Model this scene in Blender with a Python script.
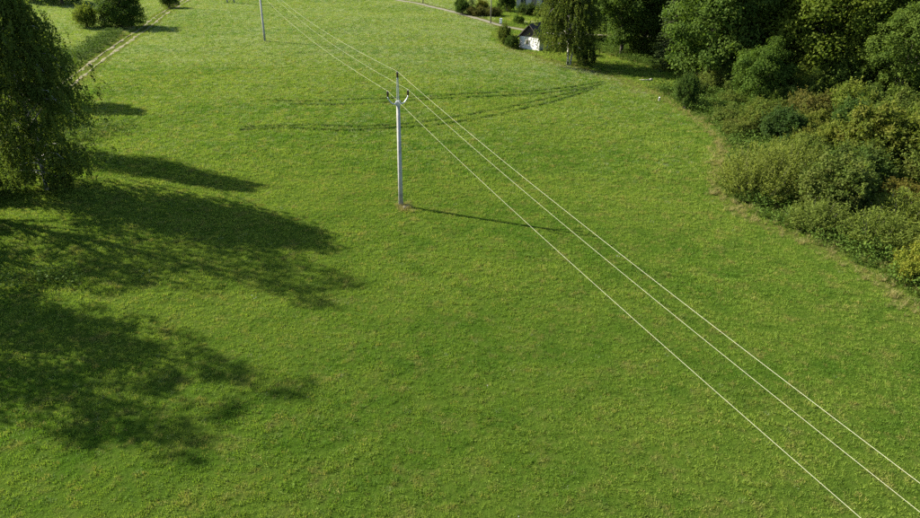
import bpy, math, random
import numpy as np
from mathutils import Vector, Matrix, Euler

# ------------------------------------------------------------------ camera, sky, sun, exposure
for o in list(bpy.data.objects):
    bpy.data.objects.remove(o)
scene = bpy.context.scene
C = scene.collection
RAD = math.radians

CAM_H = 17.8
cam_data = bpy.data.cameras.new('camera')
cam_data.sensor_width = 36.0
cam_data.lens = 680.0 / 920.0 * 36.0
cam_data.clip_start = 0.1
cam_data.clip_end = 9000.0
cam = bpy.data.objects.new('camera', cam_data)
C.objects.link(cam)
cam.matrix_world = (Matrix.Translation((0, 0, CAM_H)) @ Matrix.Rotation(RAD(90 - 27.0), 4, 'X')
                    @ Matrix.Rotation(RAD(0.87), 4, 'Z'))
scene.camera = cam

SUN_ELEV = RAD(33.5)
SUN_H = np.array([-0.941, 0.339])            # horizontal direction towards the sun
world = bpy.data.worlds.new('World')
scene.world = world
world.use_nodes = True
wn = world.node_tree
bg = wn.nodes['Background']
sky = wn.nodes.new('ShaderNodeTexSky')
sky.sky_type = 'NISHITA'
sky.sun_disc = False
sky.sun_elevation = SUN_ELEV
sky.sun_rotation = math.atan2(SUN_H[0], SUN_H[1])
sky.altitude = 400
sky.dust_density = 1.5
wn.links.new(sky.outputs[0], bg.inputs[0])
bg.inputs[1].default_value = 0.072

sun_data = bpy.data.lights.new('sun', 'SUN')
sun_data.energy = 5.0
sun_data.angle = RAD(0.55)
sun_data.color = (1.0, 0.93, 0.80)
sun = bpy.data.objects.new('sun', sun_data)
C.objects.link(sun)
to_sun = Vector((SUN_H[0] * math.cos(SUN_ELEV), SUN_H[1] * math.cos(SUN_ELEV), math.sin(SUN_ELEV)))
sun.rotation_euler = to_sun.to_track_quat('Z', 'Y').to_euler()

scene.view_settings.view_transform = 'Standard'
scene.view_settings.look = 'None'
scene.view_settings.exposure = 1.82
scene.view_settings.gamma = 1.0
scene.view_settings.use_curve_mapping = False
scene.cycles.max_bounces = 8
scene.cycles.diffuse_bounces = 4
scene.cycles.transmission_bounces = 4
scene.cycles.transparent_max_bounces = 4
scene.cycles.use_adaptive_sampling = True
scene.cycles.adaptive_threshold = 0.01
scene.cycles.use_denoising = False

rng = np.random.default_rng(7)

# ------------------------------------------------------------------ helpers
def tag(o, label=None, cat=None, group=None, kind=None):
    if label: o['label'] = label
    if cat: o['category'] = cat
    if group: o['group'] = group
    if kind: o['kind'] = kind
    return o

def hz(x, y):
    """height of the ground"""
    return (0.07 * np.sin(x * 0.11 + 1.3) * np.cos(y * 0.083 + 0.4) + 0.05 * np.sin(x * 0.23 + y * 0.19)
            + 0.03 * np.cos(x * 0.31 - y * 0.27 + 2.0))

def mesh_np(name, verts, quads=None, tris=None, attrs=None, smooth=False):
    """mesh from numpy arrays; attrs: {name: per-vertex floats}"""
    verts = np.asarray(verts, np.float32)
    me = bpy.data.meshes.new(name)
    me.vertices.add(len(verts))
    me.vertices.foreach_set('co', verts.ravel())
    loops, starts, totals = [], [], []
    n = 0
    for arr, k in ((quads, 4), (tris, 3)):
        if arr is None or len(arr) == 0: continue
        arr = np.asarray(arr, np.int32)
        loops.append(arr.ravel())
        starts.append(n + np.arange(len(arr), dtype=np.int32) * k)
        totals.append(np.full(len(arr), k, np.int32))
        n += arr.size
    if loops:
        me.loops.add(n)
        me.loops.foreach_set('vertex_index', np.concatenate(loops))
        st = np.concatenate(starts)
        me.polygons.add(len(st))
        me.polygons.foreach_set('loop_start', st)
        me.polygons.foreach_set('loop_total', np.concatenate(totals))
        me.polygons.foreach_set('use_smooth', np.full(len(st), smooth, bool))
    for k, v in (attrs or {}).items():
        v = np.asarray(v)
        if v.dtype.kind == 'i':
            a = me.attributes.new(k, 'INT', 'POINT')
            a.data.foreach_set('value', v.astype(np.int32))
        else:
            a = me.attributes.new(k, 'FLOAT', 'POINT')
            a.data.foreach_set('value', v.astype(np.float32))
    me.update(calc_edges=True)
    return me

def obj(name, me, mat=None, parent=None, loc=(0, 0, 0)):
    o = bpy.data.objects.new(name, me)
    if mat is not None and me is not None and len(me.materials) == 0:
        me.materials.append(mat)
    C.objects.link(o)
    o.location = loc
    if parent is not None: o.parent = parent
    return o

def empty(name, loc=(0, 0, 0), rz=0.0):
    o = bpy.data.objects.new(name, None)
    o.empty_display_size = 0.5
    C.objects.link(o)
    o.location = loc
    o.rotation_euler = (0, 0, rz)
    return o

class MB:
    """collects tubes and boxes into one mesh"""
    def __init__(self): self.v, self.q, self.t, self.n = [], [], [], 0
    def add(self, v, q=None, t=None):
        v = np.asarray(v, float)
        if q is not None and len(q): self.q.append(np.asarray(q) + self.n)
        if t is not None and len(t): self.t.append(np.asarray(t) + self.n)
        self.v.append(v); self.n += len(v)
    def tube(self, pts, radii, sides=8, caps=True):
        pts = np.asarray(pts, float); k = len(pts)
        radii = np.broadcast_to(np.asarray(radii, float), (k,))
        d = np.gradient(pts, axis=0)
        d /= np.linalg.norm(d, axis=1)[:, None] + 1e-9
        ref = np.where(np.abs(d[:, 2:3]) > 0.9, np.array([[1., 0, 0]]), np.array([[0, 0, 1.]]))
        u = np.cross(d, ref); u /= np.linalg.norm(u, axis=1)[:, None] + 1e-9
        for i in range(1, k):                                   # keep the frame from twisting
            w = u[i - 1] - d[i] * (u[i - 1] @ d[i]); u[i] = w / (np.linalg.norm(w) + 1e-9)
        w = np.cross(d, u)
        a = np.arange(sides) / sides * 2 * np.pi
        ring = (np.cos(a)[None, :, None] * u[:, None] + np.sin(a)[None, :, None] * w[:, None]) * radii[:, None, None] + pts[:, None]
        i, j = np.meshgrid(np.arange(k - 1), np.arange(sides), indexing='ij')
        j2 = (j + 1) % sides
        q = np.stack([i * sides + j, i * sides + j2, (i + 1) * sides + j2, (i + 1) * sides + j], -1).reshape(-1, 4)
        v = ring.reshape(-1, 3); t = []
        if caps:
            v = np.concatenate([v, pts[:1], pts[-1:]]); c0 = k * sides; c1 = c0 + 1
            for s in range(sides):
                t.append((c0, (s + 1) % sides, s)); t.append((c1, (k - 1) * sides + s, (k - 1) * sides + (s + 1) % sides))
        self.add(v, q, t)
    def box(self, lo, hi):
        x0, y0, z0 = lo; x1, y1, z1 = hi
        v = [(x0, y0, z0), (x1, y0, z0), (x1, y1, z0), (x0, y1, z0), (x0, y0, z1), (x1, y0, z1), (x1, y1, z1), (x0, y1, z1)]
        self.add(v, [(0, 3, 2, 1), (4, 5, 6, 7), (0, 1, 5, 4), (1, 2, 6, 5), (2, 3, 7, 6), (3, 0, 4, 7)])
    def prism(self, poly, axis_vec):
        """extrude a 3-D polygon along axis_vec"""
        p = np.asarray(poly, float); n = len(p); v = np.concatenate([p, p + np.asarray(axis_vec, float)])
        t = [(0, i + 1, i) for i in range(1, n - 1)] + [(n, n + i, n + i + 1) for i in range(1, n - 1)]
        self.add(v, [(i, (i + 1) % n, n + (i + 1) % n, n + i) for i in range(n)], t)
    def mesh(self, name, smooth=False):
        return mesh_np(name, np.concatenate(self.v), np.concatenate(self.q) if self.q else None,
                       np.concatenate(self.t) if self.t else None, smooth=smooth)
    def build(self, name, mat, parent=None, smooth=False, loc=(0, 0, 0)):
        return obj(name, self.mesh(name, smooth), mat, parent, loc)

# ------------------------------------------------------------------ materials
def new_mat(name):
    m = bpy.data.materials.new(name); m.use_nodes = True
    nt = m.node_tree
    for n in list(nt.nodes): nt.nodes.remove(n)
    out = nt.nodes.new('ShaderNodeOutputMaterial')
    return m, nt, out

def N(nt, typ, **kw):
    n = nt.nodes.new(typ)
    for k, v in kw.items(): setattr(n, k, v)
    return n

def noise(nt, vec, scale, detail=3.0, rough=0.55):
    n = N(nt, 'ShaderNodeTexNoise'); n.inputs['Scale'].default_value = scale
    n.inputs['Detail'].default_value = detail; n.inputs['Roughness'].default_value = rough
    nt.links.new(vec, n.inputs['Vector'])
    return n.outputs['Fac']

def ramp(nt, fac, stops):
    r = N(nt, 'ShaderNodeValToRGB')
    el = r.color_ramp.elements
    while len(el) < len(stops): el.new(0.5)
    for e, (p, c) in zip(el, stops):
        e.position = p; e.color = (c, c, c, 1) if not isinstance(c, tuple) else (*c, 1)
    nt.links.new(fac, r.inputs[0])
    return r.outputs[0]

def mix(nt, fac, a, b, mode='MIX'):
    m = N(nt, 'ShaderNodeMix', data_type='RGBA', blend_type=mode)
    for s, v in ((m.inputs[0], fac), (m.inputs[6], a), (m.inputs[7], b)):
        if isinstance(v, (int, float)): s.default_value = v
        elif isinstance(v, tuple): s.default_value = (*v, 1)
        else: nt.links.new(v, s)
    return m.outputs[2]

def math_n(nt, op, a, b=None):
    m = N(nt, 'ShaderNodeMath', operation=op)
    for s, v in ((m.inputs[0], a), (m.inputs[1], b)):
        if v is None: continue
        if isinstance(v, (int, float)): s.default_value = v
        else: nt.links.new(v, s)
    return m.outputs[0]

def simple_mat(name, col, rough=0.7, var=0.25, scale=6.0, metal=0.0, bump=0.0):
    m, nt, out = new_mat(name)
    tc = N(nt, 'ShaderNodeTexCoord')
    f = noise(nt, tc.outputs['Object'], scale, 5.0, 0.65)
    dark = tuple(c * (1 - var) for c in col); light = tuple(min(1, c * (1 + var)) for c in col)
    c = mix(nt, ramp(nt, f, [(0.3, 0.0), (0.7, 1.0)]), dark, light)
    b = N(nt, 'ShaderNodeBsdfPrincipled')
    b.inputs['Roughness'].default_value = rough; b.inputs['Metallic'].default_value = metal
    nt.links.new(c, b.inputs['Base Color'])
    if bump:
        bn = N(nt, 'ShaderNodeBump'); bn.inputs['Strength'].default_value = bump
        nt.links.new(f, bn.inputs['Height']); nt.links.new(bn.outputs[0], b.inputs['Normal'])
    nt.links.new(b.outputs[0], out.inputs[0])
    return m

G_LUSH = (0.067, 0.136, 0.015)
G_YEL = (0.142, 0.200, 0.031)
G_DRY = (0.205, 0.168, 0.065)
G_DARK = (0.030, 0.078, 0.011)

def grass_colour(nt):
    """patchy meadow colour from the place on the ground, the same for soil and blades"""
    geo = N(nt, 'ShaderNodeNewGeometry')
    mp = N(nt, 'ShaderNodeMapping'); mp.inputs['Scale'].default_value = (1, 1, 0.0)
    nt.links.new(geo.outputs['Position'], mp.inputs[0])
    v = mp.outputs[0]
    mp2 = N(nt, 'ShaderNodeMapping'); mp2.inputs['Scale'].default_value = (0.45, 1.0, 0.0)
    mp2.inputs['Rotation'].default_value = (0, 0, RAD(14))
    nt.links.new(geo.outputs['Position'], mp2.inputs[0])
    big = noise(nt, mp2.outputs[0], 0.085, 4, 0.6)
    mid = noise(nt, v, 0.42, 4, 0.62)
    fine = noise(nt, v, 5.5, 3, 0.62)
    c = mix(nt, ramp(nt, big, [(0.40, 0.0), (0.58, 1.0)]), G_LUSH, G_YEL)
    c = mix(nt, ramp(nt, mid, [(0.42, 0.0), (0.64, 0.9)]), c, G_YEL)
    c = mix(nt, ramp(nt, fine, [(0.48, 0.0), (0.68, 0.55)]), c, G_DARK)
    c = mix(nt, ramp(nt, noise(nt, v, 3.1, 4, 0.7), [(0.56, 0.0), (0.70, 0.38)]), c, (0.150, 0.125, 0.055))
    c = mix(nt, ramp(nt, noise(nt, v, 0.55, 5, 0.6), [(0.50, 0.0), (0.66, 0.45)]), c, G_DARK)
    c = mix(nt, ramp(nt, noise(nt, v, 0.75, 7, 0.78), [(0.52, 0.0), (0.68, 0.7)]), c, G_DRY)
    return c, v

def ground_material():
    m, nt, out = new_mat('meadow_ground')
    c, v = grass_colour(nt)
    # earth worn bare along the farm track, dry margin of the field and sunlit lawn strip, woodland litter
    def att(n):
        a = N(nt, 'ShaderNodeAttribute'); a.attribute_name = n
        return a.outputs['Fac']
    edge = noise(nt, v, 1.6, 4, 0.7)
    def zone(n, lo=0.35, hi=0.65):
        s = math_n(nt, 'ADD', att(n), math_n(nt, 'MULTIPLY', math_n(nt, 'SUBTRACT', edge, 0.5), 0.7))
        return ramp(nt, s, [(lo, 0.0), (hi, 1.0)])
    c = mix(nt, math_n(nt, 'MULTIPLY', zone('dry'), 0.8), c, (0.20, 0.16, 0.058))
    c = mix(nt, zone('rough'), c, (0.075, 0.095, 0.022))
    c = mix(nt, zone('litter'), c, (0.050, 0.042, 0.022))
    c = mix(nt, 0.8, c, (0.022, 0.042, 0.004))          # thatch and soil between the blades
    b = N(nt, 'ShaderNodeBsdfPrincipled'); b.inputs['Roughness'].default_value = 0.9
    b.inputs['Specular IOR Level'].default_value = 0.0
    nt.links.new(c, b.inputs['Base Color'])
    bn = N(nt, 'ShaderNodeBump'); bn.inputs['Strength'].default_value = 0.9; bn.inputs['Distance'].default_value = 0.12
    nt.links.new(noise(nt, v, 5.0, 6, 0.72), bn.inputs['Height']); nt.links.new(bn.outputs[0], b.inputs['Normal'])
    nt.links.new(b.outputs[0], out.inputs[0])
    return m

def leafy_shader(nt, out, col, trans=0.38, tcol=(1.0, 1.05, 0.55), rough=0.7, spec=0.04):
    b = N(nt, 'ShaderNodeBsdfPrincipled'); b.inputs['Roughness'].default_value = rough
    b.inputs['Specular IOR Level'].default_value = spec
    t = N(nt, 'ShaderNodeBsdfTranslucent')
    nt.links.new(col, b.inputs['Base Color'])
    nt.links.new(mix(nt, 1.0, col, tcol, 'MULTIPLY'), t.inputs['Color'])
    s = N(nt, 'ShaderNodeMixShader'); s.inputs[0].default_value = trans
    nt.links.new(b.outputs[0], s.inputs[1]); nt.links.new(t.outputs[0], s.inputs[2])
    nt.links.new(s.outputs[0], out.inputs[0])

def blade_material(name, tint=None, tint_f=0.0, trans=0.42):
    m, nt, out = new_mat(name)
    c, v = grass_colour(nt)
    oi = N(nt, 'ShaderNodeObjectInfo')
    r = oi.outputs['Random']
    c = mix(nt, ramp(nt, r, [(0.0, 0.22), (0.35, 0.0)]), c, G_DARK)
    c = mix(nt, ramp(nt, r, [(0.62, 0.0), (1.0, 0.18)]), c, (0.155, 0.22, 0.03))
    c = mix(nt, ramp(nt, r, [(0.92, 0.0), (0.97, 0.55)]), c, (0.24, 0.19, 0.07))
    c = mix(nt, 1.0, c, (1.42, 1.36, 1.3), 'MULTIPLY')
    if tint: c = mix(nt, tint_f, c, tint)
    leafy_shader(nt, out, c, trans, (1.06, 1.1, 0.6), 0.6, 0.10)
    return m

def leaf_material(name, dark, light, autumn=None, autumn_f=0.0, trans=0.46):
    """leaf colour varies leaf by leaf ('tint') and tree by tree (object colour)"""
    m, nt, out = new_mat(name)
    a = N(nt, 'ShaderNodeAttribute'); a.attribute_name = 'tint'
    c = mix(nt, a.outputs['Fac'], dark, light)
    if autumn:
        tc = N(nt, 'ShaderNodeTexCoord')
        f = noise(nt, tc.outputs['Object'], 0.9, 3, 0.6)
        c = mix(nt, math_n(nt, 'MULTIPLY', ramp(nt, f, [(0.45, 0.0), (0.65, 1.0)]), autumn_f), c, autumn)
    oi = N(nt, 'ShaderNodeObjectInfo')
    c = mix(nt, 1.0, c, oi.outputs['Color'], 'MULTIPLY')
    leafy_shader(nt, out, c, trans)
    return m

def bark_material(name, a, b, scale, stretch=(1, 1, 0.3)):
    m, nt, out = new_mat(name)
    tc = N(nt, 'ShaderNodeTexCoord')
    mp = N(nt, 'ShaderNodeMapping'); mp.inputs['Scale'].default_value = stretch
    nt.links.new(tc.outputs['Object'], mp.inputs[0])
    f = noise(nt, mp.outputs[0], scale, 5, 0.7)
    c = mix(nt, ramp(nt, f, [(0.42, 0.0), (0.58, 1.0)]), a, b)
    p = N(nt, 'ShaderNodeBsdfPrincipled'); p.inputs['Roughness'].default_value = 0.9
    nt.links.new(c, p.inputs['Base Color'])
    bn = N(nt, 'ShaderNodeBump'); bn.inputs['Strength'].default_value = 0.6
    nt.links.new(f, bn.inputs['Height']); nt.links.new(bn.outputs[0], p.inputs['Normal'])
    nt.links.new(p.outputs[0], out.inputs[0])
    return m

M = {
    'ground': ground_material(),
    'blade': blade_material('grass_blade'),
    'blade_dark': blade_material('rut_grass_blade', (0.030, 0.080, 0.008), 0.65, 0.3),
    'blade_rut': blade_material('wheel_rut_blade', (0.022, 0.060, 0.008), 0.85, 0.28),
    'blade_seed': blade_material('seeding_grass_stalk', (0.35, 0.38, 0.25), 0.82),  # pale tint lightens the far field
    'blade_dry': blade_material('dry_grass_blade', (0.26, 0.21, 0.10), 0.75),
    'blade_rough': blade_material('rough_grass_blade', (0.085, 0.125, 0.028), 0.7),
    'weed': leaf_material('weed_leaf', (0.036, 0.070, 0.012), (0.080, 0.125, 0.020), trans=.3),
    'leaf': leaf_material('broad_leaf', (0.044, 0.076, 0.015), (0.105, 0.142, 0.029)),
    'birch_leaf': leaf_material('birch_leaf', (0.052, 0.084, 0.018), (0.125, 0.160, 0.034), (0.15, 0.13, 0.035), 0.25),
    'shrub_leaf': leaf_material('shrub_leaf', (0.050, 0.080, 0.018), (0.118, 0.150, 0.036), (0.14, 0.12, 0.04), 0.35),
    'willow_leaf': leaf_material('willow_leaf', (0.076, 0.104, 0.020), (0.180, 0.205, 0.044)),
    'needle': leaf_material('spruce_needle', (0.026, 0.045, 0.014), (0.058, 0.085, 0.024), trans=0.12),
    'bark': bark_material('tree_bark', (0.045, 0.035, 0.026), (0.14, 0.115, 0.09), 3.0),
    'birch_bark': bark_material('birch_bark', (0.06, 0.05, 0.045), (0.55, 0.52, 0.48), 2.5, (1, 1, 1.6)),
    'concrete': simple_mat('pole_concrete', (0.28, 0.275, 0.26), 0.85, 0.35, 1.7, bump=0.25),
    'steel': simple_mat('galvanised_steel', (0.40, 0.42, 0.43), 0.45, 0.18, 12.0, metal=0.6),
    'porcelain': simple_mat('brown_porcelain', (0.030, 0.018, 0.013), 0.2, 0.2, 9.0),
    'wire': simple_mat('aluminium_wire', (0.34, 0.34, 0.22), 0.6, 0.05, 2.0),
    'gravel': simple_mat('gravel', (0.10, 0.092, 0.056), 0.95, 0.3, 5.0, bump=0.5),
    'dirt': simple_mat('track_dirt', (0.115, 0.098, 0.045), 0.95, 0.32, 2.4, bump=0.5),
    'plaster': simple_mat('white_plaster', (0.62, 0.61, 0.58), 0.85, 0.06, 3.0),
    'grey_plaster': simple_mat('grey_plaster', (0.50, 0.48, 0.45), 0.85, 0.08, 3.0),
    'tar_board': simple_mat('dark_boards', (0.032, 0.024, 0.020), 0.8, 0.3, 8.0),
    'roof_felt': simple_mat('roof_felt', (0.055, 0.048, 0.045), 0.9, 0.25, 5.0),
    'red_brick': simple_mat('red_brick', (0.28, 0.09, 0.06), 0.9, 0.25, 14.0),
    'glass': simple_mat('window_glass', (0.03, 0.04, 0.05), 0.06, 0.1, 2.0),
    'frame': simple_mat('window_frame', (0.30, 0.27, 0.24), 0.6, 0.15, 9.0),
    'white_paint': simple_mat('white_paint', (0.80, 0.80, 0.78), 0.5, 0.05, 5.0),
    'wood': simple_mat('grey_wood', (0.23, 0.19, 0.15), 0.9, 0.3, 6.0, bump=0.3),
    'pale_wood': simple_mat('pale_bark', (0.24, 0.225, 0.20), 0.8, 0.3, 6.0),
    'stone': simple_mat('field_stone', (0.17, 0.155, 0.13), 0.9, 0.25, 5.0, bump=0.4),
    'petal': simple_mat('white_petal', (0.38, 0.38, 0.34), 0.7, 0.05, 5.0),
}

# ------------------------------------------------------------------ the ground
def dist_poly(x, y, pts):
    """distance from points to a polyline"""
    p = np.asarray(pts, float); best = np.full(np.shape(x), 1e9)
    for (ax, ay), (bx, by) in zip(p[:-1], p[1:]):
        dx, dy = bx - ax, by - ay
        t = np.clip(((x - ax) * dx + (y - ay) * dy) / (dx * dx + dy * dy), 0, 1)
        best = np.minimum(best, np.hypot(x - ax - t * dx, y - ay - t * dy))
    return best

# right-hand edge of the mown field, from the camera side to the far road
EDGE = [(22.6, -60), (22.8, 10), (23.0, 29), (22.9, 32), (22.0, 35.4), (20.8, 38.4), (18.6, 42.4), (18.2, 46), (19.2, 50), (21.6, 55),
        (22.9, 60), (22.8, 67), (21.4, 77), (17.8, 87.5), (12.8, 92.4), (10.2, 98), (6.8, 105), (4.6, 112), (5.2, 120), (6.5, 125)]
EY = np.array([p[1] for p in EDGE]); EX = np.array([p[0] for p in EDGE])
TRACK = [(-33, 20), (-36.5, 40), (-40.5, 60), (-45.6, 81.5), (-49.4, 99), (-52.6, 115.5), (-56, 131), (-59.5, 152), (-66, 180), (-80, 230)]
ROAD = [(-140, 226), (-60, 196), (-22, 172), (-9.5, 157), (-2.6, 144.5), (3.0, 134.5), (6.6, 126.2), (12.9, 120.2), (20, 117.6), (34, 117), (70, 122)]
LAWN = [(17, 100), (21, 88), (26.5, 82)]

def right_of_edge(x, y):
    return x - np.interp(y, EY, EX)           # > 0 beyond the field

def smooth(a, lo, hi):
    t = np.clip((a - lo) / (hi - lo), 0, 1); return t * t * (3 - 2 * t)

def vnoise(x, y, s, seed):
    r = np.random.default_rng(seed); v = 0
    for o_ in range(5):
        a = r.uniform(0, 2 * np.pi); f = s * 1.7 ** o_; ph = r.uniform(0, 6.28)
        v = v + np.sin((x * math.cos(a) + y * math.sin(a)) * f + ph + 1.7 * np.sin((x * math.sin(a) - y * math.cos(a)) * f * .8 + ph * 2)) / 1.35 ** o_
    return v / 3.2

def zones(x, y):
    e = right_of_edge(x, y)
    dry = np.exp(-((e - 0.35) / 0.75) ** 2) * (0.88 + 0.35 * vnoise(x, y, 0.35, 5)) * (y < 126)
    far_dry_sunlit = np.exp(-((e + 0.4) / 2.3) ** 2) * 0.92 * (y > 76) * (y < 106)  # dry mown edge, strengthened to paint the sunlit strip of lawn
    dry = np.maximum(dry, far_dry_sunlit)
    dt = dist_poly(x, y, TRACK)
    dry = np.maximum(dry, np.exp(-(dt / 2.0) ** 2) * 0.95)
    dry = np.maximum(dry, np.exp(-(dist_poly(x, y, ROAD) / 2.2) ** 2) * 0.85)
    dry = np.maximum(dry, np.exp(-(np.hypot(x + 3.7, y - 42.5) / 0.55) ** 2) * 0.8)
    lawn = (dist_poly(x, y, LAWN) < 6.5) & (y > 80)
    rough = smooth(e, 0.3, 1.6) * (y < 84) * (1 - lawn)
    rough = np.maximum(rough, smooth(e, 10, 13) * (y >= 84) * (y < 112))
    tx = np.interp(y, [p[1] for p in TRACK], [p[0] for p in TRACK]) - x
    rough = np.maximum(rough, smooth(tx, 1.2, 1.8) * (1 - smooth(tx, 4.2, 5.4)) * (y > 30) * (y < 118) * 0.9)
    litter = smooth(e, 10, 13) * (y > 35) * (y < 140) * (1 - lawn)
    litter = np.maximum(litter, 0.55 * smooth(-29.0 - x, 0, 3) * (y < 62) * (y > -20))
    return dry, rough, litter

def axis_steps(lo, hi, step, far):
    a = list(np.arange(lo, hi + 1e-6, step)); s = step; left = [lo]; right = [hi]
    while right[-1] < far:
        s *= 1.35; right.append(right[-1] + s)
    s = step
    while left[-1] > -far:
        s *= 1.35; left.append(left[-1] - s)
    return np.array(left[:0:-1] + a + right[1:])

gx, gy = axis_steps(-90, 70, 0.8, 3500), axis_steps(-4, 165, 0.8, 3500)
X, Y = np.meshgrid(gx, gy, indexing='xy')
nx, ny = len(gx), len(gy)
Z = hz(X, Y)
i, j = np.meshgrid(np.arange(ny - 1), np.arange(nx - 1), indexing='ij')
quads = np.stack([i * nx + j, i * nx + j + 1, (i + 1) * nx + j + 1, (i + 1) * nx + j], -1).reshape(-1, 4)
dry, rough, litter = zones(X.ravel(), Y.ravel())
ground = obj('ground', mesh_np('ground', np.stack([X, Y, Z], -1).reshape(-1, 3), quads,
             attrs={'dry': dry, 'rough': rough, 'litter': litter}, smooth=True), M['ground'])
tag(ground, 'sunlit green meadow with paler and browner patches', kind='structure')

def ribbon(name, pts, width, mat, label, lift=0.02, step=1.0, ragged=0.12):
    p = np.asarray(pts, float); seg = np.r_[0, np.cumsum(np.hypot(*np.diff(p, axis=0).T))]
    s = np.arange(0, seg[-1], step)
    # smoothed centre line
    cx, cy = np.interp(s, seg, p[:, 0]), np.interp(s, seg, p[:, 1])
    k = np.ones(9) / 9
    cx = np.convolve(np.pad(cx, 4, mode='edge'), k, 'valid'); cy = np.convolve(np.pad(cy, 4, mode='edge'), k, 'valid')
    dx, dy = np.gradient(cx), np.gradient(cy); L = np.hypot(dx, dy); nxv, nyv = -dy / L, dx / L
    cols = np.linspace(-0.5, 0.5, 5); V = []
    for c in cols:
        w = width * c + (rng.normal(0, ragged, len(s)) if abs(c) == 0.5 else 0)
        x, y = cx + nxv * w, cy + nyv * w
        V.append(np.stack([x, y, hz(x, y) + lift - (0.03 if abs(c) == 0.5 else 0)], -1))
    V = np.stack(V, 1); n = len(s); a, b = np.meshgrid(np.arange(n - 1), np.arange(4), indexing='ij')
    q = np.stack([a * 5 + b + 1, a * 5 + b, (a + 1) * 5 + b, (a + 1) * 5 + b + 1], -1).reshape(-1, 4)
    o = obj(name, mesh_np(name, V.reshape(-1, 3), q, smooth=True), mat)
    return tag(o, label, kind='structure')

ribbon('gravel_road', ROAD, 1.15, M['gravel'], 'pale gravel road curving past the far cottage', 0.03)
for off in (-0.62, 0.62):
    ribbon('farm_track', [(x + off, y) for x, y in TRACK], 0.34, M['dirt'], 'worn brown wheel line of the farm track on the left', 0.045, ragged=0.16)
ribbon('gravel_yard', [(9.6, 133.2), (12.4, 132.0), (15.5, 131.2), (18, 131.5)], 2.6, M['gravel'], 'pale gravel yard beyond the far road', 0.05, 0.5)

# ------------------------------------------------------------------ grass, weeds, flowers (instanced on points)
def tuft_object(name, mat, n, height, radius, width, lean, seed, seg=2):
    r = np.random.default_rng(seed); V, Q, T = [], [], []
    k = 0
    for b in range(n):
        a = r.uniform(0, 2 * np.pi); rad = radius * math.sqrt(r.uniform())
        bx, by = rad * math.cos(a), rad * math.sin(a)
        da = a + r.normal(0, 0.9); h = height * r.uniform(0.55, 1.15); ln = lean * h * r.uniform(0.3, 1.3)
        fa = r.uniform(0, 2 * np.pi); wx, wy = math.cos(fa) * width / 2, math.sin(fa) * width / 2
        mx, my = bx + math.cos(da) * ln * 0.35, by + math.sin(da) * ln * 0.35
        tx, ty = bx + math.cos(da) * ln, by + math.sin(da) * ln
        V += [(bx - wx, by - wy, -0.01), (bx + wx, by + wy, -0.01), (mx + wx * .8, my + wy * .8, h * .6), (mx - wx * .8, my - wy * .8, h * .6), (tx, ty, h * (1 - 0.25 * min(1, lean)))]
        Q.append((k, k + 1, k + 2, k + 3)); T.append((k + 3, k + 2, k + 4)); k += 5
    me = mesh_np(name, V, Q, T); me.materials.append(mat)
    return bpy.data.objects.new(name, me)

def leaf_tuft(name, mat, n, height, radius, leaf, seed):
    """leafy weed: leaves up the stems"""
    r = np.random.default_rng(seed)
    P = np.stack([r.normal(0, radius, n), r.normal(0, radius, n), height * r.uniform(0.05, 1, n) ** 0.8], -1)
    nr = r.normal(0, 0.6, (n, 3)) + [0, 0, 1.0]
    me = leaves_mesh(name, P, nr, leaf, leaf * 0.6, r.uniform(0, 1, n), r); me.materials.append(mat)
    return bpy.data.objects.new(name, me)

def leaves_mesh(name, P, nrm, length, width, tint, r, axis=None):
    n = len(P); nrm = nrm / (np.linalg.norm(nrm, axis=1)[:, None] + 1e-9)
    a = r.normal(0, 1, (n, 3)) if axis is None else axis + r.normal(0, 0.25, (n, 3))
    a -= nrm * (a * nrm).sum(1)[:, None]; a /= np.linalg.norm(a, axis=1)[:, None] + 1e-9
    s = np.cross(nrm, a); sc = r.uniform(0.65, 1.3, n)[:, None]
    l = a * length / 2 * sc; w = s * width / 2 * sc
    V = np.stack([P - l, P + w - l * .1, P + l, P - w - l * .1], 1).reshape(-1, 3)
    q = np.arange(4 * n).reshape(-1, 4)
    return mesh_np(name, V, q, attrs={'tint': np.repeat(np.clip(tint, 0, 1), 4)})

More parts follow.
